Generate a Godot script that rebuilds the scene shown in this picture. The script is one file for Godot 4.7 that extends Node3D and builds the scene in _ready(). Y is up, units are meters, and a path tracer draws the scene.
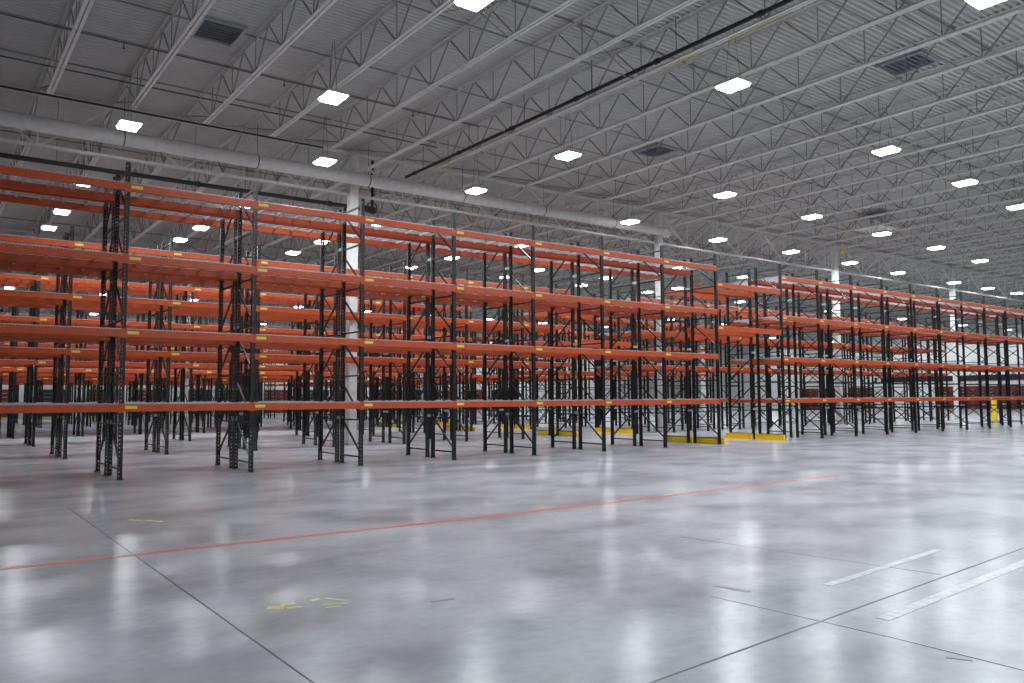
extends Node3D
# A large empty warehouse: rows of dark steel pallet racks with orange beams under a joist roof.
# x runs along the rack rows, -z away from the viewer, y up, metres.

const LAMP_ENERGY := 17.0
const LAMP_GLOW := 14.0
const DECK_Y := 10.2
const BAY := 2.515            # bay of the left blocks
const BAY_RIGHT := 2.25       # bay of the right blocks
const LEFT_X := 3.139
const RIGHT_X := 24.22
const BRIDGE := RIGHT_X - (LEFT_X + 7 * BAY) - 0.08
const FRONT_Z := -16.91
const PITCH := 7.2
const FRAME_DEPTH := 1.012
const FLUE := 0.279
const FLUE_WIDE := 0.5     # rows that stand round the columns
const LEVELS := [1.371, 2.815, 4.271, 5.684]
const POST_TOP := 6.18

var M := {}
var names := {}
var rng := RandomNumberGenerator.new()
const ORDINAL := ["first", "second", "third", "fourth", "fifth", "sixth", "seventh", "eighth", "ninth", "tenth", "eleventh", "twelfth", "thirteenth", "fourteenth", "fifteenth", "sixteenth", "seventeenth", "eighteenth", "nineteenth", "twentieth"]

# ------------------------------------------------------------------ helpers
func numbered(called: String) -> String:
	var n: int = names.get(called, 0)
	names[called] = n + 1
	return called if n == 0 else "%s_%03d" % [called, n]

func tag(o: Node, label := "", category := "", group := "", kind := "") -> Node:
	if label: o.set_meta("label", label)
	if category: o.set_meta("category", category)
	if group: o.set_meta("group", group)
	if kind: o.set_meta("kind", kind)
	return o

func thing(called: String, at: Vector3, turn := 0.0) -> Node3D:
	var o := Node3D.new()
	o.name = numbered(called)
	add_child(o)
	o.position = at
	o.rotation.y = turn
	return o

func part(called: String, mesh: Mesh, mat: Material, parent: Node, at := Vector3.ZERO, turn := 0.0) -> MeshInstance3D:
	var o := MeshInstance3D.new()
	o.name = called if parent != self else numbered(called)
	o.mesh = mesh
	if mat: o.material_override = mat
	parent.add_child(o, true)
	o.position = at
	o.rotation.y = turn
	return o

func st() -> SurfaceTool:
	var s := SurfaceTool.new()
	s.begin(Mesh.PRIMITIVE_TRIANGLES)
	s.set_smooth_group(-1)
	return s

func done(s: SurfaceTool) -> ArrayMesh:
	s.generate_normals()
	return s.commit()

func tri(s: SurfaceTool, a: Vector3, b: Vector3, c: Vector3) -> void:
	s.add_vertex(a); s.add_vertex(b); s.add_vertex(c)

func quad(s: SurfaceTool, a: Vector3, b: Vector3, c: Vector3, d: Vector3) -> void:
	tri(s, a, b, c); tri(s, a, c, d)

# box given by two corners
func box(s: SurfaceTool, lo: Vector3, hi: Vector3) -> void:
	var p := []
	for i in 8:
		p.append(Vector3(hi.x if i & 1 else lo.x, hi.y if i & 2 else lo.y, hi.z if i & 4 else lo.z))
	quad(s, p[4], p[6], p[7], p[5]); quad(s, p[1], p[3], p[2], p[0])
	quad(s, p[5], p[7], p[3], p[1]); quad(s, p[0], p[2], p[6], p[4])
	quad(s, p[2], p[3], p[7], p[6]); quad(s, p[0], p[4], p[5], p[1])

# bar with a w x h section from a to b (h along the direction nearest to hint)
func bar(s: SurfaceTool, a: Vector3, b: Vector3, w: float, h: float, hint := Vector3.UP) -> void:
	var d := (b - a).normalized()
	var r := d.cross(hint)
	if r.length() < 0.01: r = d.cross(Vector3.RIGHT)
	r = r.normalized() * w / 2
	var u := r.cross(d).normalized() * h / 2
	var p := [a - r - u, a + r - u, a + r + u, a - r + u, b - r - u, b + r - u, b + r + u, b - r + u]
	quad(s, p[0], p[1], p[2], p[3]); quad(s, p[7], p[6], p[5], p[4])
	quad(s, p[0], p[4], p[5], p[1]); quad(s, p[1], p[5], p[6], p[2])
	quad(s, p[2], p[6], p[7], p[3]); quad(s, p[3], p[7], p[4], p[0])

func tube(s: SurfaceTool, a: Vector3, b: Vector3, r: float, n := 8, r2 := -1.0) -> void:
	if r2 < 0: r2 = r
	var d := (b - a).normalized()
	var e := d.cross(Vector3.UP)
	if e.length() < 0.01: e = d.cross(Vector3.RIGHT)
	e = e.normalized()
	var f := e.cross(d).normalized()
	for i in n:
		var t0 := TAU * i / n
		var t1 := TAU * (i + 1) / n
		var k0 := e * cos(t0) + f * sin(t0)
		var k1 := e * cos(t1) + f * sin(t1)
		s.set_smooth_group(1)
		quad(s, a + k0 * r, b + k0 * r2, b + k1 * r2, a + k1 * r)
		s.set_smooth_group(-1)
		tri(s, a, a + k0 * r, a + k1 * r)
		tri(s, b, b + k1 * r2, b + k0 * r2)

# lathe round y from [radius, height] pairs
func lathe(s: SurfaceTool, prof: Array, n := 20) -> void:
	for k in prof.size() - 1:
		var r0: float = prof[k][0]
		var y0: float = prof[k][1]
		var r1: float = prof[k + 1][0]
		var y1: float = prof[k + 1][1]
		for i in n:
			var a := TAU * i / n
			var b := TAU * (i + 1) / n
			quad(s, Vector3(r0 * cos(a), y0, r0 * sin(a)), Vector3(r1 * cos(a), y1, r1 * sin(a)), Vector3(r1 * cos(b), y1, r1 * sin(b)), Vector3(r0 * cos(b), y0, r0 * sin(b)))

# polygon in the xy plane extruded along z
func prism(s: SurfaceTool, pts: PackedVector2Array, z0: float, z1: float) -> void:
	var idx := Geometry2D.triangulate_polygon(pts)
	for i in range(0, idx.size(), 3):
		var a := pts[idx[i]]; var b := pts[idx[i + 1]]; var c := pts[idx[i + 2]]
		tri(s, Vector3(a.x, a.y, z1), Vector3(c.x, c.y, z1), Vector3(b.x, b.y, z1))
		tri(s, Vector3(a.x, a.y, z0), Vector3(b.x, b.y, z0), Vector3(c.x, c.y, z0))
	for i in pts.size():
		var a := pts[i]; var b := pts[(i + 1) % pts.size()]
		quad(s, Vector3(a.x, a.y, z0), Vector3(a.x, a.y, z1), Vector3(b.x, b.y, z1), Vector3(b.x, b.y, z0))

func boxmesh(lo: Vector3, hi: Vector3) -> ArrayMesh:
	var s := st()
	box(s, lo, hi)
	return done(s)

# ------------------------------------------------------------------ materials
func plain(c: Color, rough := 0.5, metal := 0.0) -> StandardMaterial3D:
	var m := StandardMaterial3D.new()
	m.albedo_color = c
	m.roughness = rough
	m.metallic = metal
	return m

func ramp(stops: Array) -> Gradient:
	var g := Gradient.new()
	var o := PackedFloat32Array()
	var c := PackedColorArray()
	for s in stops:
		o.append(s[0]); c.append(s[1])
	g.offsets = o
	g.colors = c
	return g

func noise_tex(size: int, freq: float, sd: int, g: Gradient, octaves := 4, kind := FastNoiseLite.TYPE_SIMPLEX_SMOOTH) -> NoiseTexture2D:
	var n := FastNoiseLite.new()
	n.seed = sd
	n.frequency = freq
	n.noise_type = kind
	n.fractal_octaves = octaves
	var t := NoiseTexture2D.new()
	t.width = size
	t.height = size
	t.seamless = true
	t.noise = n
	t.color_ramp = g
	return t

func grey(v: float) -> Color:
	return Color(v, v, v)

func tinted(c: Color, rough: float, metal: float, lo: float, sd: int, scale: float) -> StandardMaterial3D:
	var m := plain(c, rough, metal)
	m.albedo_texture = noise_tex(512, 0.012, sd, ramp([[0.0, grey(lo)], [0.45, grey((1.0 + lo) / 2)], [1.0, grey(1.0)]]), 5)
	m.uv1_triplanar = true
	m.uv1_world_triplanar = true
	m.uv1_scale = Vector3.ONE * scale
	return m

func materials() -> void:
	M.post = plain(Color(0.04, 0.058, 0.062), 0.34)
	M.orange = tinted(Color(0.745, 0.285, 0.065), 0.45, 0.0, 0.86, 3, 0.7)
	M.galv = plain(Color(0.74, 0.75, 0.77), 0.4, 0.35)
	M.yellow = plain(Color(0.97, 0.81, 0.07), 0.5)
	M.faded_yellow = plain(Color(0.80, 0.74, 0.42), 0.6)
	M.sticker = plain(Color(0.88, 0.76, 0.32), 0.55)
	M.white_paint = tinted(Color(0.90, 0.90, 0.89), 0.55, 0.0, 0.9, 8, 0.5)
	M.wall = tinted(Color(0.93, 0.93, 0.93), 0.7, 0.0, 0.92, 12, 0.1)
	M.deck = tinted(Color(0.80, 0.795, 0.78), 0.55, 0.0, 0.88, 21, 0.12)
	M.joist = tinted(Color(0.88, 0.875, 0.86), 0.5, 0.0, 0.88, 22, 0.6)
	M.web = plain(Color(0.53, 0.52, 0.50), 0.55)
	M.pipe_white = tinted(Color(0.86, 0.86, 0.85), 0.4, 0.0, 0.9, 31, 0.6)
	M.pipe_black = plain(Color(0.07, 0.07, 0.075), 0.45)
	M.pipe_grey = plain(Color(0.30, 0.30, 0.30), 0.5)
	M.vent = plain(Color(0.62, 0.63, 0.65), 0.5)
	M.vent_dark = plain(Color(0.45, 0.46, 0.48), 0.6)
	M.housing = plain(Color(0.80, 0.80, 0.82), 0.4, 0.3)
	M.joint = plain(Color(0.35, 0.355, 0.37), 0.7)
	M.brown = tinted(Color(0.50, 0.20, 0.13), 0.6, 0.0, 0.6, 41, 0.8)
	M.dark_box = plain(Color(0.10, 0.10, 0.11), 0.6)
	var l := plain(Color(1, 1, 1), 0.4)
	l.emission_enabled = true
	l.emission = Color(0.955, 0.98, 1.0)
	l.emission_energy_multiplier = LAMP_GLOW
	M.lens = l
	# polished concrete: cloudy tone, burnished and duller patches
	var f := StandardMaterial3D.new()
	f.albedo_color = Color(0.735, 0.75, 0.775)
	f.albedo_texture = noise_tex(1024, 0.006, 5, ramp([[0.0, grey(0.74)], [0.35, grey(0.86)], [0.6, grey(0.94)], [1.0, grey(1.0)]]), 5)
	f.roughness = 0.22
	f.metallic_specular = 0.23
	f.uv1_triplanar = true
	f.uv1_world_triplanar = true
	f.uv1_scale = Vector3(0.075, 0.075, 0.11)
	f.detail_enabled = true
	f.detail_uv_layer = BaseMaterial3D.DETAIL_UV_2
	f.detail_blend_mode = BaseMaterial3D.BLEND_MODE_MUL
	f.detail_albedo = noise_tex(1024, 0.02, 14, ramp([[0.0, grey(0.94)], [0.5, grey(0.98)], [1.0, grey(1.0)]]), 4)
	f.uv2_triplanar = true
	f.uv2_world_triplanar = true
	f.uv2_scale = Vector3(0.31, 0.31, 0.45)
	M.floor = f

func worn(c: Color, sd: int, cover: float, scale := 1.6) -> StandardMaterial3D:
	# paint worn down to the concrete in spots
	var m := plain(Color.WHITE, 0.3)
	m.metallic_specular = 0.3
	var bare := Color(0.67, 0.685, 0.71)
	m.albedo_texture = noise_tex(512, 0.03, sd, ramp([[0.0, c], [cover - 0.15, c.lerp(bare, 0.15)], [cover + 0.15, c.lerp(bare, 0.8)], [1.0, bare]]), 5)
	m.uv1_triplanar = true
	m.uv1_world_triplanar = true
	m.uv1_scale = Vector3.ONE * scale
	return m

# ------------------------------------------------------------------ racks
var post_full: Mesh
var post_lite: Mesh
var cross_bar_mesh: Mesh
var brace_h: Mesh
var brace_d: Array = []
var frame_lite: Mesh
var spacer_mesh: Mesh
var sticker_mesh: Mesh
var beams := {}
var decks := {}
var decks_lite := {}
const CHANNELS := [0.16, 0.33, 0.5, 0.67, 0.84]

const H_BRACES := [0.2, 1.04, 2.06, 3.08, 4.10, 5.12, 6.02]

func add_post(s: SurfaceTool, at: Vector3, face: float, holes: bool) -> void:
	# open channel: pierced web on the aisle side, flanges and lips behind it
	var hw := 0.042
	var d := 0.036
	var z := func(v: float) -> float: return at.z + v * face
	var q := func(x0: float, x1: float, y0: float, y1: float) -> void:
		quad(s, Vector3(at.x + x0, y0, z.call(d)), Vector3(at.x + x0, y1, z.call(d)), Vector3(at.x + x1, y1, z.call(d)), Vector3(at.x + x1, y0, z.call(d)))
	if holes:
		var y := 0.06
		q.call(-hw, hw, 0.0, y)
		while y < POST_TOP - 0.1:
			for c in [[-hw, -0.025], [-0.011, 0.011], [0.025, hw]]:
				q.call(c[0], c[1], y, y + 0.028)
			q.call(-hw, hw, y + 0.028, y + 0.0762)
			y += 0.0762
		q.call(-hw, hw, y, POST_TOP)
	else:
		q.call(-hw, hw, 0.0, POST_TOP)
	for sgn in [-1.0, 1.0]:
		var x0: float = at.x + sgn * hw
		box(s, Vector3(minf(x0, x0 - sgn * 0.003), 0.0, minf(z.call(d), z.call(-d))), Vector3(maxf(x0, x0 - sgn * 0.003), POST_TOP, maxf(z.call(d), z.call(-d))))
		box(s, Vector3(minf(x0, x0 - sgn * 0.022), 0.0, minf(z.call(-d), z.call(-d + 0.003))), Vector3(maxf(x0, x0 - sgn * 0.022), POST_TOP, maxf(z.call(-d), z.call(-d + 0.003))))
	# foot plate and bolt
	box(s, Vector3(at.x - 0.07, 0.0, at.z - 0.06), Vector3(at.x + 0.07, 0.009, at.z + 0.06))
	tube(s, Vector3(at.x + 0.055, 0.0, at.z), Vector3(at.x + 0.055, 0.035, at.z), 0.009, 6)

func rack_meshes() -> void:
	var s := st(); add_post(s, Vector3.ZERO, 1.0, true); post_full = done(s)
	s = st(); add_post(s, Vector3.ZERO, 1.0, false); post_lite = done(s)
	var zb := -FRAME_DEPTH + 0.036
	s = st(); box(s, Vector3(-0.017, -0.017, zb), Vector3(0.017, 0.017, -0.036)); brace_h = done(s)
	for sgn in [1.0]:
		s = st(); bar(s, Vector3(0, 0.0, -0.03), Vector3(0, 0.74, -FRAME_DEPTH + 0.03), 0.034, 0.034); brace_d.append(done(s))
	# far frames: the same frame as one mesh
	s = st()
	add_post(s, Vector3.ZERO, 1.0, false)
	add_post(s, Vector3(0, 0, -FRAME_DEPTH), -1.0, false)
	for h in H_BRACES: box(s, Vector3(-0.017, h - 0.017, zb), Vector3(0.017, h + 0.017, -0.036))
	for k in 6: bar(s, Vector3(0, H_BRACES[k] + 0.1, -0.03), Vector3(0, H_BRACES[k] + 0.84, -FRAME_DEPTH + 0.03), 0.034, 0.034)
	frame_lite = done(s)
	s = st(); box(s, Vector3(-0.03, -0.035, -0.96), Vector3(0.03, 0.035, -0.04)); spacer_mesh = done(s)
	s = st(); box(s, Vector3(0.0, -0.03, 0.0), Vector3(0.21, 0.028, 0.003)); sticker_mesh = done(s)
	# galvanised channel under the wire mesh, from front beam to rear beam
	s = st()
	box(s, Vector3(-0.02, -0.045, -FRAME_DEPTH + 0.02), Vector3(0.02, -0.04, -0.02))
	box(s, Vector3(-0.02, -0.045, -FRAME_DEPTH + 0.02), Vector3(-0.015, -0.005, -0.02))
	box(s, Vector3(0.015, -0.045, -FRAME_DEPTH + 0.02), Vector3(0.02, -0.005, -0.02))
	cross_bar_mesh = done(s)
	for l in [BAY, BAY_RIGHT, BRIDGE]:
		beams[l] = beam_mesh(l, 0.152 if l < 3.0 else 0.18)
		if l > 3.0: continue
		# wire mesh shelf that folds down over both beams
		s = st()
		var lip := 0.053
		var x := 0.06
		while x < l - 0.05:
			box(s, Vector3(x, 0.0, -FRAME_DEPTH - lip), Vector3(x + 0.005, 0.006, lip))
			for z in [lip, -FRAME_DEPTH - lip - 0.005]:
				box(s, Vector3(x, -0.028, z), Vector3(x + 0.005, 0.006, z + 0.005))
			x += 0.055
		for k in 9:
			var z := -FRAME_DEPTH * k / 8.0
			box(s, Vector3(0.05, -0.005, z - 0.003), Vector3(l - 0.05, 0.0, z + 0.003))
		for z in [lip + 0.005, -FRAME_DEPTH - lip - 0.009]:
			box(s, Vector3(0.05, -0.006, z), Vector3(l - 0.05, 0.004, z + 0.004))
		decks[l] = done(s)
		for t in CHANNELS:
			box(s, Vector3(l * t - 0.02, -0.045, -FRAME_DEPTH + 0.02), Vector3(l * t + 0.02, -0.005, -0.02))
		decks_lite[l] = done(s)

# stepped box beam from x = 0 to l, face towards +z, with the end connectors
func beam_mesh(l: float, h: float) -> Mesh:
	var s := st()
	var t := h / 2
	# section in (z, y), chamfered
	var sec := [[0.0, -t + 0.006], [0.006, -t], [0.056, -t], [0.062, -t + 0.006], [0.062, t - 0.006], [0.056, t], [0.024, t], [0.022, t - 0.002], [0.022, t - 0.04], [0.0, t - 0.042]]
	var z_off := -0.012
	var x0 := 0.043
	var x1 := l - 0.043
	var n := sec.size()
	for i in n:
		var a: Array = sec[i]
		var b: Array = sec[(i + 1) % n]
		var az: float = a[0] + z_off
		var bz: float = b[0] + z_off
		quad(s, Vector3(x0, a[1], az), Vector3(x0, b[1], bz), Vector3(x1, b[1], bz), Vector3(x1, a[1], az))
	for e in [[0.002, 0.05], [l - 0.05, l - 0.002]]:
		box(s, Vector3(e[0], -t - 0.02, 0.038), Vector3(e[1], t + 0.015, 0.0505))
	for e in [[0.043, 0.048], [l - 0.048, l - 0.043]]:
		box(s, Vector3(e[0], -t - 0.02, -0.02), Vector3(e[1], t + 0.015, 0.0505))
	return done(s)

func put_beam(root: Node, x: float, y: float, z: float, l: float, face: float, called: String, label: bool) -> void:
	var o := part(called, beams[l], M.orange, root, Vector3(x if face > 0 else x + l, y, z), 0.0 if face > 0 else PI)
	if label:
		var k := part("location_label", sticker_mesh, M.sticker, o, Vector3(0.06, 0.01, 0.0495))
		tag(k, "yellow location label")

func put_frame(root: Node, x: float, z: float, face: float, full: bool) -> void:
	if not full:
		part("upright_frame", frame_lite, M.post, root, Vector3(x, 0, z), 0.0 if face > 0 else PI)
		return
	var f := Node3D.new()
	f.name = "upright_frame"
	root.add_child(f, true)
	f.position = Vector3(x, 0, z)
	f.rotation.y = 0.0 if face > 0 else PI
	part("post", post_full, M.post, f)
	part("post", post_full, M.post, f, Vector3(0, 0, -FRAME_DEPTH), PI)
	for h in H_BRACES: part("horizontal_brace", brace_h, M.post, f, Vector3(0, h, 0))
	for k in 6: part("diagonal_brace", brace_d[0], M.post, f, Vector3(0, H_BRACES[k] + 0.1, 0))

func rack(label: String, x0: float, zf: float, l: float, bays: int, full: bool, single_bars: bool, bridge: bool, fl: float) -> Node3D:
	# a double-deep block: two racks back to back, joined by row spacers
	var root := thing("pallet_rack", Vector3(x0, 0, zf))
	tag(root, label, "pallet rack", "double-deep pallet racks in rows")
	var z_mid := -FRAME_DEPTH
	var z_mid2 := -FRAME_DEPTH - fl
	var z_back := -2 * FRAME_DEPTH - fl
	for n in bays + 1:
		put_frame(root, n * l, 0.0, 1.0, full)
		put_frame(root, n * l, z_back, -1.0, full)
		if full:
			for h in [1.08, 3.12, 5.16]:
				part("row_spacer", spacer_mesh, M.galv, root, Vector3(n * l, h, z_mid)).scale.z = fl
	for n in bays:
		for y in LEVELS:
			put_beam(root, n * l, y, 0.0, l, 1.0, "load_beam", true)
			put_beam(root, n * l, y, z_mid, l, -1.0, "load_beam", false)
			put_beam(root, n * l, y, z_mid2, l, 1.0, "load_beam", false)
			put_beam(root, n * l, y, z_back, l, -1.0, "load_beam", false)
			for half in 2:
				var d := part("wire_deck", decks[l] if single_bars else decks_lite[l], M.galv, root, Vector3(n * l, y + 0.082, -half * (FRAME_DEPTH + fl)))
				if single_bars:
					for t in CHANNELS: part("channel", cross_bar_mesh, M.galv, d, Vector3(t * l, 0, 0))
	if bridge:
		# long beams that carry on over the cross aisle
		for y in [3.75, 5.17]:
			for zz in [[0.0, 1.0], [z_mid, -1.0], [z_mid2, 1.0], [z_back, -1.0]]:
				put_beam(root, bays * l, y, zz[0], BRIDGE, zz[1], "bridge_beam", zz[0] == 0.0)
	return root

func guard_mesh(l: float) -> Mesh:
	# angle-section floor guard with base feet, running along -z
	var s := st()
	box(s, Vector3(-0.012, 0.0, -l), Vector3(0.0, 0.2, 0.0))
	box(s, Vector3(-0.012, 0.188, -l), Vector3(0.075, 0.2, 0.0))
	for z in [0.0, -l + 0.012]:
		box(s, Vector3(-0.012, 0.0, z - 0.012), Vector3(0.075, 0.2, z))
	box(s, Vector3(-0.012, 0.0, -l), Vector3(0.12, 0.012, 0.0))
	for z in [-0.1, -l / 2, -l + 0.1]:
		tube(s, Vector3(0.1, 0.0, z), Vector3(0.1, 0.04, z), 0.014, 6)
	return done(s)

func build_racks() -> void:
	rack_meshes()
	for i in 8:
		var wide := i in [1, 4, 7]
		var zf: float = FRONT_Z - PITCH * i if not wide else [0.0, -24.03, 0.0, 0.0, -45.33, 0.0, 0.0, -66.63][i]
		var fl: float = FLUE_WIDE if wide else FLUE
		var o: String = ORDINAL[i]
		var row := "%s rack row from the viewer" % o if i else "frontmost rack row"
		var full := i < 2
		rack("orange-beamed dark pallet rack left of the cross aisle, %s" % row, LEFT_X - BAY, zf, BAY, 8, full, i == 0, true, fl)
		var bays: int = [10, 12, 6, 6, 6, 6, 6, 6][i]
		rack("orange-beamed dark pallet rack right of the cross aisle, %s" % row, RIGHT_X, zf, BAY_RIGHT, bays, full, false, false, fl)
	var gm := guard_mesh(1.15)
	for i in 4:
		var zf := FRONT_Z - PITCH * i
		var row := "%s rack row" % ORDINAL[i] if i else "frontmost rack row"
		for side in 2:
			for half in 2:
				var x: float = LEFT_X + 7 * BAY + 0.12 if side == 0 else RIGHT_X - 0.12
				var z: float = zf + 0.1 - half * 1.33 if side == 0 else zf + 0.1 - half * 1.33 - 1.15
				var g := part("rack_end_guard", gm, M.yellow, self, Vector3(x, 0, z), 0.0 if side == 0 else PI)
				tag(g, "yellow steel floor guard, %s half, %s of the cross aisle, %s" % [["near", "far"][half], ["left", "right"][side], row], "floor guard", "yellow guards at rack ends")

# ------------------------------------------------------------------ shell
const JOIST_X0 := 11.9
const JOIST_STEP := 1.905
const GIRDERS := [-4.0, -25.3, -46.6, -67.9]
const X_LEFT := -14.0
const X_RIGHT := 100.0
const Z_BACK := -89.2
const Z_FRONT := 17.3

func structure(called: String, mesh: Mesh, mat: Material) -> MeshInstance3D:
	var o := part(called, mesh, mat, self)
	o.set_meta("kind", "structure")
	return o

func build_shell() -> void:
	var fl := structure("floor", boxmesh(Vector3(X_LEFT - 0.3, -0.3, Z_BACK - 0.3), Vector3(X_RIGHT + 0.3, 0.0, Z_FRONT + 0.3)), M.floor)
	tag(fl, "polished grey concrete warehouse floor")
	# filled saw-cut joints
	for j in [[Vector3(1.74, 0, 2.0), Vector3(1.76, 0, -13.0), 0.012], [Vector3(-6.0, 0, -2.42), Vector3(3.6, 0, -3.11), 0.012], [Vector3(3.6, 0, -3.11), Vector3(16.0, 0, -4.0), 0.014],
			[Vector3(4.86, 0, 1.0), Vector3(4.95, 0, -2.7), 0.010], [Vector3(4.95, 0, -2.7), Vector3(4.89, 0, -4.1), 0.008], [Vector3(7.0, 0, -3.4), Vector3(6.7, 0, -6.0), 0.007]]:
		var s := st()
		bar(s, j[0], j[1], j[2], 0.003)
		part("floor_joint", done(s), M.joint, fl)
	var t := 0.3
	structure("wall_back", boxmesh(Vector3(X_LEFT - t, 0, Z_BACK - t), Vector3(X_RIGHT + t, DECK_Y + 0.1, Z_BACK)), M.wall)
	var wr := structure("wall_right", boxmesh(Vector3(X_RIGHT, 0, Z_BACK), Vector3(X_RIGHT + t, DECK_Y + 0.1, Z_FRONT)), M.wall)
	structure("wall_left", boxmesh(Vector3(X_LEFT - t, 0, Z_BACK), Vector3(X_LEFT, DECK_Y + 0.1, Z_FRONT)), M.wall)
	structure("wall_front", boxmesh(Vector3(X_LEFT - t, 0, Z_FRONT), Vector3(X_RIGHT + t, DECK_Y + 0.1, Z_FRONT + t)), M.wall)
	# dark band that runs along the far right wall above the stacks
	part("dark_band", boxmesh(Vector3(X_RIGHT - 0.08, 3.3, -56.0), Vector3(X_RIGHT, 3.95, Z_FRONT)), M.dark_box, wr)
	# corrugated roof deck, ribs along x
	var s := st()
	var z := Z_FRONT + 0.3
	var p := 0.1524
	while z > Z_BACK - 0.3:
		var zs := [z, z - 0.045, z - 0.065, z - 0.1324, z - p]
		var ys := [DECK_Y, DECK_Y, DECK_Y + 0.065, DECK_Y + 0.065, DECK_Y]
		for k in 4:
			quad(s, Vector3(X_LEFT - t, ys[k], zs[k]), Vector3(X_LEFT - t, ys[k + 1], zs[k + 1]), Vector3(X_RIGHT + t, ys[k + 1], zs[k + 1]), Vector3(X_RIGHT + t, ys[k], zs[k]))
		z -= p
	box(s, Vector3(X_LEFT - t, DECK_Y + 0.08, Z_BACK - t), Vector3(X_RIGHT + t, DECK_Y + 0.3, Z_FRONT + t))
	var ceil := structure("ceiling", done(s), M.deck)
	tag(ceil, "white corrugated metal roof deck carried on open-web joists")
	build_joists(ceil)
	build_girders(ceil)

func chord(s: SurfaceTool, a: Vector3, b: Vector3, up: float, leg := 0.07) -> void:
	# two angles back to back with a slot between them; up = 1: horizontal legs at the bottom
	for sgn in [-1.0, 1.0]:
		var side: Vector3 = (b - a).normalized().cross(Vector3.UP).normalized() * sgn
		var o := side * (0.012 + leg / 2)
		bar(s, a + o, b + o, leg, 0.007)
		var v := side * 0.0155 + Vector3(0, up * leg / 2, 0)
		bar(s, a + v, b + v, 0.007, leg)

func build_joists(ceil: Node) -> void:
	var span := 21.3
	var y0 := 9.26
	var y1 := DECK_Y - 0.005
	var s := st(); chord(s, Vector3(0, y1, -0.05), Vector3(0, y1, -span + 0.05), -1.0); var top := done(s)
	# bottom chord stops short of the girders, except on column lines
	var e := 2.5
	s = st(); chord(s, Vector3(0, y0, -e), Vector3(0, y0, -span + e), 1.0); var bottom := done(s)
	s = st(); chord(s, Vector3(0, y0, -0.3), Vector3(0, y0, -span + 0.3), 1.0); var bottom_long := done(s)
	s = st()
	var pitch := 1.77
	var n := 10
	var zs := []
	for k in n: zs.append(-span + 3.1 + pitch * k)
	for k in n:
		var zc: float = zs[k]
		var foot := Vector3(0, y0 + 0.02, zc)
		bar(s, foot, Vector3(0, y1 - 0.02, zc), 0.02, 0.02)
		if k > 0: bar(s, foot, Vector3(0, y1 - 0.02, zc - pitch / 2 - 0.0), 0.028, 0.028)
		if k < n - 1: bar(s, foot, Vector3(0, y1 - 0.02, zc + pitch / 2), 0.028, 0.028)
	# end diagonals up to the bearings
	bar(s, Vector3(0, y0 + 0.02, zs[0]), Vector3(0, y1 - 0.03, -span + 0.15), 0.03, 0.03)
	bar(s, Vector3(0, y0 + 0.02, zs[n - 1]), Vector3(0, y1 - 0.03, -0.15), 0.03, 0.03)
	bar(s, Vector3(0, y0 + 0.02, zs[0]), Vector3(0, y1 - 0.03, -span + 1.7), 0.02, 0.02)
	bar(s, Vector3(0, y0 + 0.02, zs[n - 1]), Vector3(0, y1 - 0.03, -1.7), 0.02, 0.02)
	var web := done(s)
	var k0 := int(ceil_div(X_LEFT + 1.0 - JOIST_X0, JOIST_STEP))
	var k1 := int(floor((X_RIGHT - 1.0 - JOIST_X0) / JOIST_STEP))
	for g in range(-1, 4):
		var z0: float = Z_FRONT if g < 0 else GIRDERS[g]
		for k in range(k0, k1 + 1):
			var x := JOIST_X0 + k * JOIST_STEP
			if (g == -1 or g > 1) and x > 75.0: continue
			var j := Node3D.new()
			j.name = "roof_joist"
			ceil.add_child(j, true)
			j.position = Vector3(x, 0, z0)
			part("top_chord", top, M.joist, j)
			part("bottom_chord", bottom_long if k % 8 == 0 else bottom, M.joist, j)
			part("web", web, M.web, j)
	for z in [[-9.4, -10.8], [-11.6, -12.7], [-21.2, -22.7]]:
		part("yellow_paint_strip", boxmesh(Vector3(JOIST_X0 + JOIST_STEP + 0.015, y0 - 0.008, z[1]), Vector3(JOIST_X0 + JOIST_STEP + 0.08, y0 - 0.0036, z[0])), M.faded_yellow, ceil)
	# bridging between the joists: straight runs at both chords and crossed diagonals
	var xa := JOIST_X0 + k0 * JOIST_STEP
	var xb := JOIST_X0 + k1 * JOIST_STEP
	for g in range(0, 3):
		for f in [4.6, 9.6, 14.6, 18.9]:
			var zb: float = GIRDERS[g] - f
			s = st()
			bar(s, Vector3(xa, y1 - 0.02, zb), Vector3(xb, y1 - 0.02, zb), 0.03, 0.03)
			if f != 18.9: bar(s, Vector3(xa, y0 + 0.05, zb), Vector3(xb, y0 + 0.05, zb), 0.028, 0.028)
			for k in range(k0, k1):
				var xl := JOIST_X0 + k * JOIST_STEP
				if f == 9.6 and g < 2 and k % 2 == 0:
					bar(s, Vector3(xl, y0 + 0.03, zb), Vector3(xl + JOIST_STEP, y1 - 0.03, zb), 0.018, 0.018)
					bar(s, Vector3(xl, y1 - 0.03, zb + 0.03), Vector3(xl + JOIST_STEP, y0 + 0.03, zb + 0.03), 0.018, 0.018)
			part("bridging", done(s), M.web, ceil)

func ceil_div(a: float, b: float) -> float:
	return ceil(a / b)

const COLUMN_X := [-3.4, 11.85, 27.1, 41.4, 55.2, 69.0, 84.0]

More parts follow.
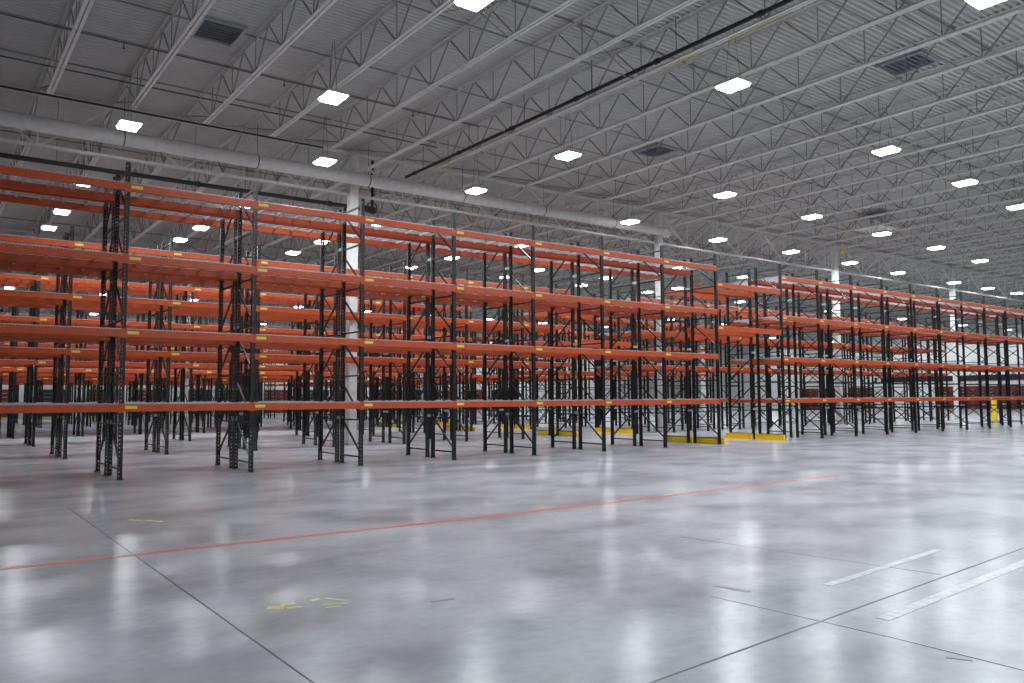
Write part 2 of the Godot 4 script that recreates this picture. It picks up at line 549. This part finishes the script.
func build_girders(ceil: Node) -> void:
	var yt := 10.08
	var yb := 8.55
	var mid := 0.9525
	for g in GIRDERS:
		var gi := Node3D.new()
		gi.name = "joist_girder"
		ceil.add_child(gi, true)
		gi.position = Vector3(0, 0, g)
		var s := st(); chord(s, Vector3(X_LEFT, yt, 0), Vector3(X_RIGHT, yt, 0), -1.0, 0.09)
		part("top_chord", done(s), M.joist, gi)
		s = st(); chord(s, Vector3(X_LEFT, yb, 0), Vector3(X_RIGHT, yb, 0), 1.0, 0.08)
		part("bottom_chord", done(s), M.joist, gi)
		s = st()
		var k := -13
		while JOIST_X0 + k * JOIST_STEP < X_RIGHT - 2.0:
			var x := JOIST_X0 + k * JOIST_STEP
			bar(s, Vector3(x, yb, 0), Vector3(x, yt, 0), 0.045, 0.045)
			bar(s, Vector3(x, yb if k % 2 else yt, 0), Vector3(x + JOIST_STEP, yt if k % 2 else yb, 0), 0.06, 0.06)
			k += 1
		part("web", done(s), M.joist, gi)

func build_columns() -> void:
	var s := st()
	var w := 0.15
	var oct := PackedVector2Array()
	for c in [[-1, -1], [1, -1], [1, 1], [-1, 1]]:
		var a := Vector2(c[0] * w, c[1] * w)
		var d0 := Vector2(0, -c[1] * 0.02) if c[0] * c[1] > 0 else Vector2(-c[0] * 0.02, 0)
		var d1 := Vector2(-c[0] * 0.02, 0) if c[0] * c[1] > 0 else Vector2(0, -c[1] * 0.02)
		oct.append(a + d0); oct.append(a + d1)
	# upright tube
	for i in oct.size():
		var a := oct[i]; var b := oct[(i + 1) % oct.size()]
		quad(s, Vector3(a.x, 0, a.y), Vector3(b.x, 0, b.y), Vector3(b.x, 9.95, b.y), Vector3(a.x, 9.95, a.y))
	var shaft := done(s)
	var plate := boxmesh(Vector3(-0.23, 0.0, -0.12), Vector3(0.23, 0.025, 0.12))
	var cap := boxmesh(Vector3(-0.2, 9.95, -0.16), Vector3(0.2, 9.98, 0.16))
	for g in GIRDERS.size():
		for i in COLUMN_X.size():
			if g == 0 and i != 1: continue
			if g == 0: continue
			var c := thing("steel_column", Vector3(COLUMN_X[i], 0, GIRDERS[g]))
			tag(c, "white square steel column, %s from left, %s column line from the viewer" % [ORDINAL[i], ORDINAL[g - 1]], "column", "white roof columns")
			part("shaft", shaft, M.white_paint, c)
			part("base_plate", plate, M.pipe_grey, c)
			part("cap_plate", cap, M.joist, c)

# ------------------------------------------------------------------ lamps, pipes, vents
var lamp_lens: Mesh
var lamp_housing: Mesh
var lamp_rim: Mesh
var lamp_hook: Mesh

func lamp_meshes() -> void:
	var s := st()
	# long flat lens, chamfered, slightly dropped below the body
	for k in 1:
		var a := [Vector3(-0.255, 0.0, -0.32), Vector3(0.255, 0.0, -0.32), Vector3(0.255, 0.0, 0.32), Vector3(-0.255, 0.0, 0.32)]
		var d := [Vector3(-0.22, -0.075, -0.28), Vector3(0.22, -0.075, -0.28), Vector3(0.22, -0.075, 0.28), Vector3(-0.22, -0.075, 0.28)]
		for e in 4:
			quad(s, a[e], d[e], d[(e + 1) % 4], a[(e + 1) % 4])
		quad(s, d[0], d[3], d[2], d[1])
		quad(s, a[0], a[1], a[2], a[3])
	lamp_lens = done(s)
	s = st()
	box(s, Vector3(-0.22, 0.03, -0.28), Vector3(0.22, 0.075, 0.28))
	box(s, Vector3(-0.08, 0.075, -0.22), Vector3(0.08, 0.13, 0.22))
	for f in 7: box(s, Vector3(-0.2, 0.075, -0.25 + f * 0.08), Vector3(0.2, 0.105, -0.245 + f * 0.08))
	lamp_housing = done(s)
	s = st()
	for b in [[-0.27, -0.335, 0.27, -0.32], [-0.27, 0.32, 0.27, 0.335], [-0.27, -0.32, -0.255, 0.32], [0.255, -0.32, 0.27, 0.32]]:
		box(s, Vector3(b[0], -0.012, b[1]), Vector3(b[2], 0.03, b[3]))
	box(s, Vector3(-0.255, 0.015, -0.32), Vector3(0.255, 0.03, 0.32))
	lamp_rim = done(s)
	s = st()
	for z in [-0.22, 0.22]: tube(s, Vector3(0, 0.1, z), Vector3(0, 1.4, z * 0.2), 0.006, 5)
	lamp_hook = done(s)

func lamp(x: float, z: float, label: String) -> void:
	var l := thing("ceiling_lamp", Vector3(x, 8.78, z))
	tag(l, label, "ceiling lamp", "bright high-bay lamps")
	part("lens", lamp_lens, M.lens, l)
	part("housing", lamp_housing, M.housing, l)
	part("frame", lamp_rim, M.housing, l)
	part("hanger", lamp_hook, M.pipe_grey, l)
	var a := AreaLight3D.new()
	a.name = "lamp_light"
	a.area_size = Vector2(0.42, 0.54)
	a.light_color = Color(0.955, 0.98, 1.0)
	a.light_energy = LAMP_ENERGY
	a.area_range = 90.0
	a.area_attenuation = 2.0
	a.shadow_enabled = true
	l.add_child(a)
	a.position = Vector3(0, -0.085, 0)
	a.rotation_degrees.x = -90.0

func build_lamps() -> void:
	lamp_meshes()
	var rows := [
		[[3, 10.5], [11, 10.5], [19, 10.5], [27, 10.5]],
		[[3, 4.5], [11, 4.5], [19, 4.5], [27, 4.5]],
		[[9, -1], [16, -1], [24, -1], [32, -1]],
		[[8, -6.2], [15.47, -6.19], [23.5, -6.3], [30, -6.3], [36, -6.3], [43, -6.3]],
		[[7.88, -11.74], [15.01, -11.59], [22.76, -12.13], [28.44, -12.45], [33.78, -12.9], [41, -13], [48, -13], [56, -13], [64, -13]],
		[[7.75, -17.69], [15.38, -17.95], [23.01, -18.24], [28.75, -18.49], [34.38, -18.66], [39.86, -18.93], [45.71, -19.43], [54, -19], [62, -19], [70, -19]],
		[[4.2, -22.66], [9.71, -22.72], [15.39, -22.91], [23.35, -23.37], [29.39, -23.76], [34.88, -23.67], [40.45, -23.81], [46.12, -24.15], [53.1, -24.2], [57.89, -24.2], [62.43, -24.2], [76, -24]],
		[[4.13, -29.57], [9.52, -29.5], [15.09, -29.59], [22.87, -30.04], [34.03, -30.21], [39.82, -30.31], [47, -31], [55, -31], [62, -31], [72, -31], [84, -31], [96.5, -31]],
		[[4.15, -34.63], [9.29, -34.57], [14.66, -34.53], [21.82, -34.72], [27.88, -35.25], [33.16, -35.31], [40.3, -36]],
		[[4.12, -38.17], [9.23, -37.72], [14.61, -37.96], [21.5, -38.5], [28, -38.5], [34, -38.5], [40, -38.5], [50, -38.5], [62, -38.5], [74, -38.5], [86, -38.5], [96.5, -38.5], [96.5, -45]],
		[[4.4, -51], [9.9, -51], [15.7, -51], [23.6, -51], [29.6, -51], [35.4, -51], [41.8, -51], [48, -51], [56, -51], [64, -51], [74, -51], [84, -51], [96.5, -51]],
		[[4.4, -60], [9.9, -60], [15.7, -60], [23.6, -60], [29.6, -60], [35.4, -60], [41.8, -60], [48, -60], [56, -60], [64, -60], [74, -60], [84, -60], [96.5, -60]],
		[[4.4, -69.5], [9.9, -69.5], [15.7, -69.5], [23.6, -69.5], [29.6, -69.5], [35.4, -69.5], [41.8, -69.5], [48, -69.5], [56, -69.5], [64, -69.5], [74, -69.5], [84, -69.5], [96.5, -69.5]],
		[[4.2, -84.5], [11.47, -74.14], [19.5, -84.5], [26.14, -75.35], [35, -84.5], [43, -84.5], [51, -84.5], [59, -84.5], [68, -84.5], [80, -84.5]],
	]
	for r in rows.size():
		var xs: Array = rows[r]
		for i in xs.size():
			lamp(xs[i][0], xs[i][1], "white high-bay lamp, %s from left, %s lamp row from the near end" % [ORDINAL[i], ORDINAL[r]])

func build_pipes() -> void:
	# wide white main in front of the girder
	var r := thing("white_main_pipe", Vector3(0, 8.93, -24.45))
	tag(r, "wide white painted pipe running along the girder above the racks", "pipe")
	var s := st(); tube(s, Vector3(X_LEFT, 0, 0), Vector3(26.6, 0, 0), 0.205, 24); part("pipe", done(s), M.pipe_white, r)
	s = st()
	for k in 6:
		var a := float(k) / 6 * PI / 2
		var b := float(k + 1) / 6 * PI / 2
		var c := Vector3(26.6, 0.0, -0.35)
		tube(s, c + Vector3(sin(a) * 0.35, 0, cos(a) * 0.35), c + Vector3(sin(b) * 0.35, 0, cos(b) * 0.35), 0.205, 20)
	part("elbow", done(s), M.pipe_white, r)
	for x in [-6.3, 0.05, 6.4, 12.7, 19.1, 25.4]:
		s = st(); tube(s, Vector3(x - 0.07, 0, 0), Vector3(x + 0.07, 0, 0), 0.222, 24); part("coupling", done(s), M.pipe_white, r)
	for k in range(-5, 8):
		var x := JOIST_X0 + k * JOIST_STEP + 0.12
		if k % 2: continue
		s = st()
		tube(s, Vector3(x, 0.2, 0), Vector3(x, 1.2, 0), 0.008, 6)
		tube(s, Vector3(x - 0.015, 0, 0), Vector3(x + 0.015, 0, 0), 0.214, 20)
		part("hanger", done(s), M.pipe_grey, r)
	# dark pipe lower down behind the girder, ending at the column
	r = thing("dark_pipe", Vector3(0, 8.28, -25.75))
	tag(r, "dark pipe low along the girder, ending at the first column", "pipe")
	s = st(); tube(s, Vector3(X_LEFT, 0, 0), Vector3(12.45, 0, 0), 0.07, 12); part("pipe", done(s), M.pipe_black, r)
	for x in [-4.0, 1.4, 6.8, 11.2]:
		s = st(); tube(s, Vector3(x - 0.05, 0, 0), Vector3(x + 0.05, 0, 0), 0.095, 12); part("coupling", done(s), M.pipe_black, r)
	for x in [-1.0, 2.9, 6.7, 10.4]:
		s = st(); tube(s, Vector3(x, 0.05, 0), Vector3(x, 1.85, 0), 0.008, 6); part("hanger", done(s), M.pipe_grey, r)
	# valve at its end
	s = st()
	tube(s, Vector3(12.45, 0, 0), Vector3(12.9, 0, 0), 0.12, 14)
	for k in 16:
		var a := TAU * k / 16
		var b := TAU * (k + 1) / 16
		tube(s, Vector3(12.68 + cos(a) * 0.2, sin(a) * 0.2, 0.25), Vector3(12.68 + cos(b) * 0.2, sin(b) * 0.2, 0.25), 0.022, 6)
	bar(s, Vector3(12.48, 0, 0.25), Vector3(12.88, 0, 0.25), 0.03, 0.02)
	tube(s, Vector3(12.68, 0, 0.0), Vector3(12.68, 0, 0.26), 0.03, 8)
	part("valve", done(s), M.pipe_black, r)
	s = st(); tube(s, Vector3(12.82, 0.1, 0), Vector3(12.82, 1.8, 0), 0.05, 10); part("riser", done(s), M.pipe_black, r)
	# black line that runs along a joist
	r = thing("black_sprinkler_pipe", Vector3(13.55, 9.33, 0))
	tag(r, "black sprinkler pipe hung along a roof joist above the floor", "pipe")
	s = st(); tube(s, Vector3(0, 0, 12.0), Vector3(0, 0, -24.6), 0.048, 12); part("pipe", done(s), M.pipe_black, r)
	for k in 10:
		var z := -24.0 + k * 2.85
		s = st(); tube(s, Vector3(0, 0, z - 0.06), Vector3(0, 0, z + 0.06), 0.068, 12); part("coupling", done(s), M.pipe_black, r)
		s = st(); tube(s, Vector3(0, 0.05, z + 0.6), Vector3(0, 0.82, z + 0.6), 0.009, 6); part("hanger", done(s), M.pipe_black, r)
	# thin sprinkler branches across the joists, with heads
	var zs := [-19.8, -22.3, -24.0]
	for k in zs.size():
		var b := thing("sprinkler_branch", Vector3(0, 9.78 if k != 2 else 9.62, zs[k]))
		tag(b, "thin grey sprinkler branch pipe across the joists, %s from the near end" % ORDINAL[k], "pipe", "sprinkler branches")
		s = st(); tube(s, Vector3(X_LEFT + 0.2, 0, 0), Vector3(13.45 if k != 2 else 10.2, 0, 0), 0.02 if k != 2 else 0.03, 8); part("pipe", done(s), M.pipe_grey if k != 2 else M.pipe_black, b)
		if k < 1:
			for n in 4:
				s = st()
				tube(s, Vector3(0, 0, 0), Vector3(0, -0.13, 0), 0.014, 6)
				tube(s, Vector3(0, -0.13, 0), Vector3(0, -0.15, 0), 0.035, 8)
				part("sprinkler_head", done(s), M.pipe_grey, b, Vector3(-1.0 + n * 3.81 + 0.7, 0, 0))
	# yellow drop cord
	s = st()
	tube(s, Vector3(0, 10.18, 0), Vector3(0.02, 9.6, 0), 0.022, 6)
	tube(s, Vector3(0.02, 9.6, 0), Vector3(0, 8.75, 0.01), 0.022, 6)
	box(s, Vector3(-0.05, 8.6, -0.04), Vector3(0.05, 8.76, 0.05))
	var c := part("drop_cord", done(s), M.yellow, self, Vector3(36.75, 0, -22.0))
	tag(c, "yellow cord hanging from the roof right of the racks' middle", "cord")

func build_vents() -> void:
	var spots := [[5.35, -18.8, "above the left end of the racks"], [20.5, -19.2, "above the middle of the hall"], [20.4, -10.2, "nearest the viewer, upper right"], [36.0, -19.8, "farthest, upper right beyond the lamps"], [51.3, -19.8, "far off at the right"]]
	for v in spots:
		var r := thing("roof_vent", Vector3(v[0], DECK_Y, v[1]))
		tag(r, "dark square roof vent %s" % v[2], "roof vent", "dark roof vents")
		var s := st()
		for b in [[-0.5, -0.6, 0.5, -0.54], [-0.5, 0.54, 0.5, 0.6], [-0.5, -0.54, -0.44, 0.54], [0.44, -0.54, 0.5, 0.54]]:
			box(s, Vector3(b[0], -0.08, b[1]), Vector3(b[2], 0.0, b[3]))
		part("frame", done(s), M.vent, r)
		part("backing", boxmesh(Vector3(-0.44, -0.012, -0.54), Vector3(0.44, -0.002, 0.54)), M.vent_dark, r)
		for k in 8:
			s = st()
			bar(s, Vector3(-0.44, -0.05, -0.47 + k * 0.134), Vector3(0.44, -0.05, -0.47 + k * 0.134), 0.09, 0.008, Vector3(0, 1, 0.7))
			part("slat", done(s), M.vent, r)
	var p := thing("white_ceiling_board", Vector3(37.0, 9.55, -20.3))
	tag(p, "white square board hung flat above a lamp at upper right", "board")
	part("board", boxmesh(Vector3(-0.85, 0, -0.7), Vector3(0.85, 0.04, 0.7)), M.white_paint, p)
	for a in [[-0.8, -0.65], [0.8, -0.65], [0.8, 0.65], [-0.8, 0.65]]:
		var s := st(); tube(s, Vector3(a[0], 0.04, a[1]), Vector3(a[0], 0.65, a[1]), 0.01, 6); part("hanger", done(s), M.pipe_grey, p)

# ------------------------------------------------------------------ floor marks and things by the walls
func build_floor_marks() -> void:
	var s := st(); bar(s, Vector3(-12, 0.0015, -8.95), Vector3(6.0, 0.0015, -8.55), 0.12, 0.003); bar(s, Vector3(6.0, 0.0015, -8.55), Vector3(14.3, 0.0015, -8.8), 0.12, 0.003)
	var l := part("floor_line", done(s), worn(Color(0.80, 0.44, 0.37), 61, 0.72, 0.5), self)
	tag(l, "faded red painted line across the concrete floor", "floor line")
	var white := worn(Color(0.80, 0.81, 0.83), 62, 0.55, 0.6)
	s = st(); bar(s, Vector3(5.9, 0.0015, -3.77), Vector3(8.1, 0.0015, -3.95), 0.075, 0.003)
	tag(part("floor_stripe", done(s), white, self), "worn white stripe on the floor, the farther and shorter one", "floor line")
	s = st(); bar(s, Vector3(5.3, 0.0015, -2.98), Vector3(9.4, 0.0015, -3.28), 0.10, 0.003)
	tag(part("floor_stripe", done(s), white, self), "worn white stripe on the floor, the nearer and longer one", "floor line")
	var yel := worn(Color(0.90, 0.87, 0.45), 63, 0.55, 5.0)
	var marks := [
		[[[2.09, -5.84, 2.17, -5.80, 0.08], [2.14, -5.74, 2.2, -5.83, 0.05], [2.2, -5.86, 2.3, -5.84, 0.05], [2.2, -5.74, 2.3, -5.72, 0.04]], "small yellow spray mark on the floor, left of a pair"],
		[[[2.42, -5.84, 2.5, -5.86, 0.05], [2.44, -5.67, 2.62, -5.60, 0.03], [2.43, -5.59, 2.54, -5.55, 0.03], [2.54, -5.84, 2.64, -5.68, 0.03]], "yellow spray strokes on the floor, right of a pair"],
		[[[2.2, -11.2, 2.32, -10.95, 0.06], [2.36, -11.0, 2.5, -10.75, 0.06]], "faint yellow mark on the floor near the racks' left end"],
	]
	for m in marks:
		s = st()
		for b in m[0]: bar(s, Vector3(b[0], 0.001, b[1]), Vector3(b[2], 0.001, b[3]), b[4], 0.002)
		tag(part("spray_mark", done(s), yel, self), m[1], "paint mark")
	var scuff := plain(Color(0.45, 0.455, 0.475), 0.5)
	for m in [[[3.12, -5.26, 3.31, -5.24, 0.035], "short dark scuff on the floor beside the yellow marks"], [[5.20, -4.31, 5.235, -4.02, 0.06], "dark scuff on the floor left of the crossing joints"], [[4.83, -2.34, 4.89, -2.22, 0.035], "dark patch on the floor at lower right"]]:
		s = st(); bar(s, Vector3(m[0][0], 0.001, m[0][1]), Vector3(m[0][2], 0.001, m[0][3]), m[0][4], 0.002)
		tag(part("scuff", done(s), scuff, self), m[1], "scuff")

func build_stacks() -> void:
	# red-brown stacks of bundled beams along the far walls
	rng.seed = 77
	var s := st()
	for k in 7:
		box(s, Vector3(-1.4, 0.09 + k * 0.37, -0.5), Vector3(1.4, 0.09 + k * 0.37 + 0.335, 0.5))
		for x in [-1.0, 0.0, 1.0]:
			box(s, Vector3(x - 0.06, k * 0.37 + 0.05, -0.48), Vector3(x + 0.06, 0.09 + k * 0.37, 0.48))
	var stack := done(s)
	var foot := boxmesh(Vector3(-1.4, 0.0, -0.5), Vector3(1.4, 0.05, 0.5))
	var n := 0
	for i in 14:
		var x := 6.0 + i * 4.4
		var r := thing("beam_stack", Vector3(x, 0, Z_BACK + 1.2))
		tag(r, "low red-brown stack against the far wall behind the racks, %s from the left" % ORDINAL[i], "stack", "stacks along the far walls")
		part("bundle", stack, M.brown if i % 3 != 1 else M.dark_box, r)
		part("skid", foot, M.yellow, r)
	for i in 10:
		var z: float = -28.0 - i * 3.0 if i < 7 else -30.0 - i * 3.9
		var r := thing("beam_stack", Vector3(X_RIGHT - 1.3, 0, z), PI / 2)
		tag(r, "red-brown stack by the white wall at far right, %s from the right" % ORDINAL[i], "stack", "stacks along the far walls")
		part("bundle", stack, M.brown, r)
		part("skid", foot, M.dark_box, r)
	s = st()
	lathe(s, [[0.09, 0.0], [0.09, 1.05], [0.07, 1.11], [0.0, 1.13]], 14)
	var bol := done(s)
	var b := [[52.0, -21.7, "left of a pair by the racks"], [60.0, -21.0, "right of a pair by the racks"], [70.0, -26.0, "farthest right"]]
	for k in b:
		var o := part("bollard", bol, M.yellow, self, Vector3(k[0], 0, k[1]))
		o.scale = Vector3(1.6, 1.25, 1.6)
		tag(o, "yellow steel bollard far off at right, %s" % k[2], "bollard", "yellow bollards")

# ------------------------------------------------------------------
func _ready() -> void:
	var cam := Camera3D.new()
	cam.name = "camera"
	add_child(cam)
	cam.position = Vector3(0, 1.504, 0)
	cam.rotation_order = EULER_ORDER_YXZ
	cam.rotation = Vector3(0.0712, -0.636, -0.006)
	cam.fov = rad_to_deg(2.0 * atan(341.5 / 801.95))
	cam.near = 0.1
	cam.far = 400.0
	cam.current = true
	var we := WorldEnvironment.new()
	we.name = "world"
	var env := Environment.new()
	env.background_mode = Environment.BG_COLOR
	env.background_color = Color(0, 0, 0)
	env.tonemap_mode = Environment.TONE_MAPPER_LINEAR
	env.tonemap_exposure = 1.3
	env.sdfgi_enabled = true
	env.ssao_enabled = true
	env.ssil_enabled = true
	we.environment = env
	add_child(we)
	materials()
	build_shell()
	build_columns()
	build_racks()
	build_lamps()
	build_pipes()
	build_vents()
	build_floor_marks()
	build_stacks()
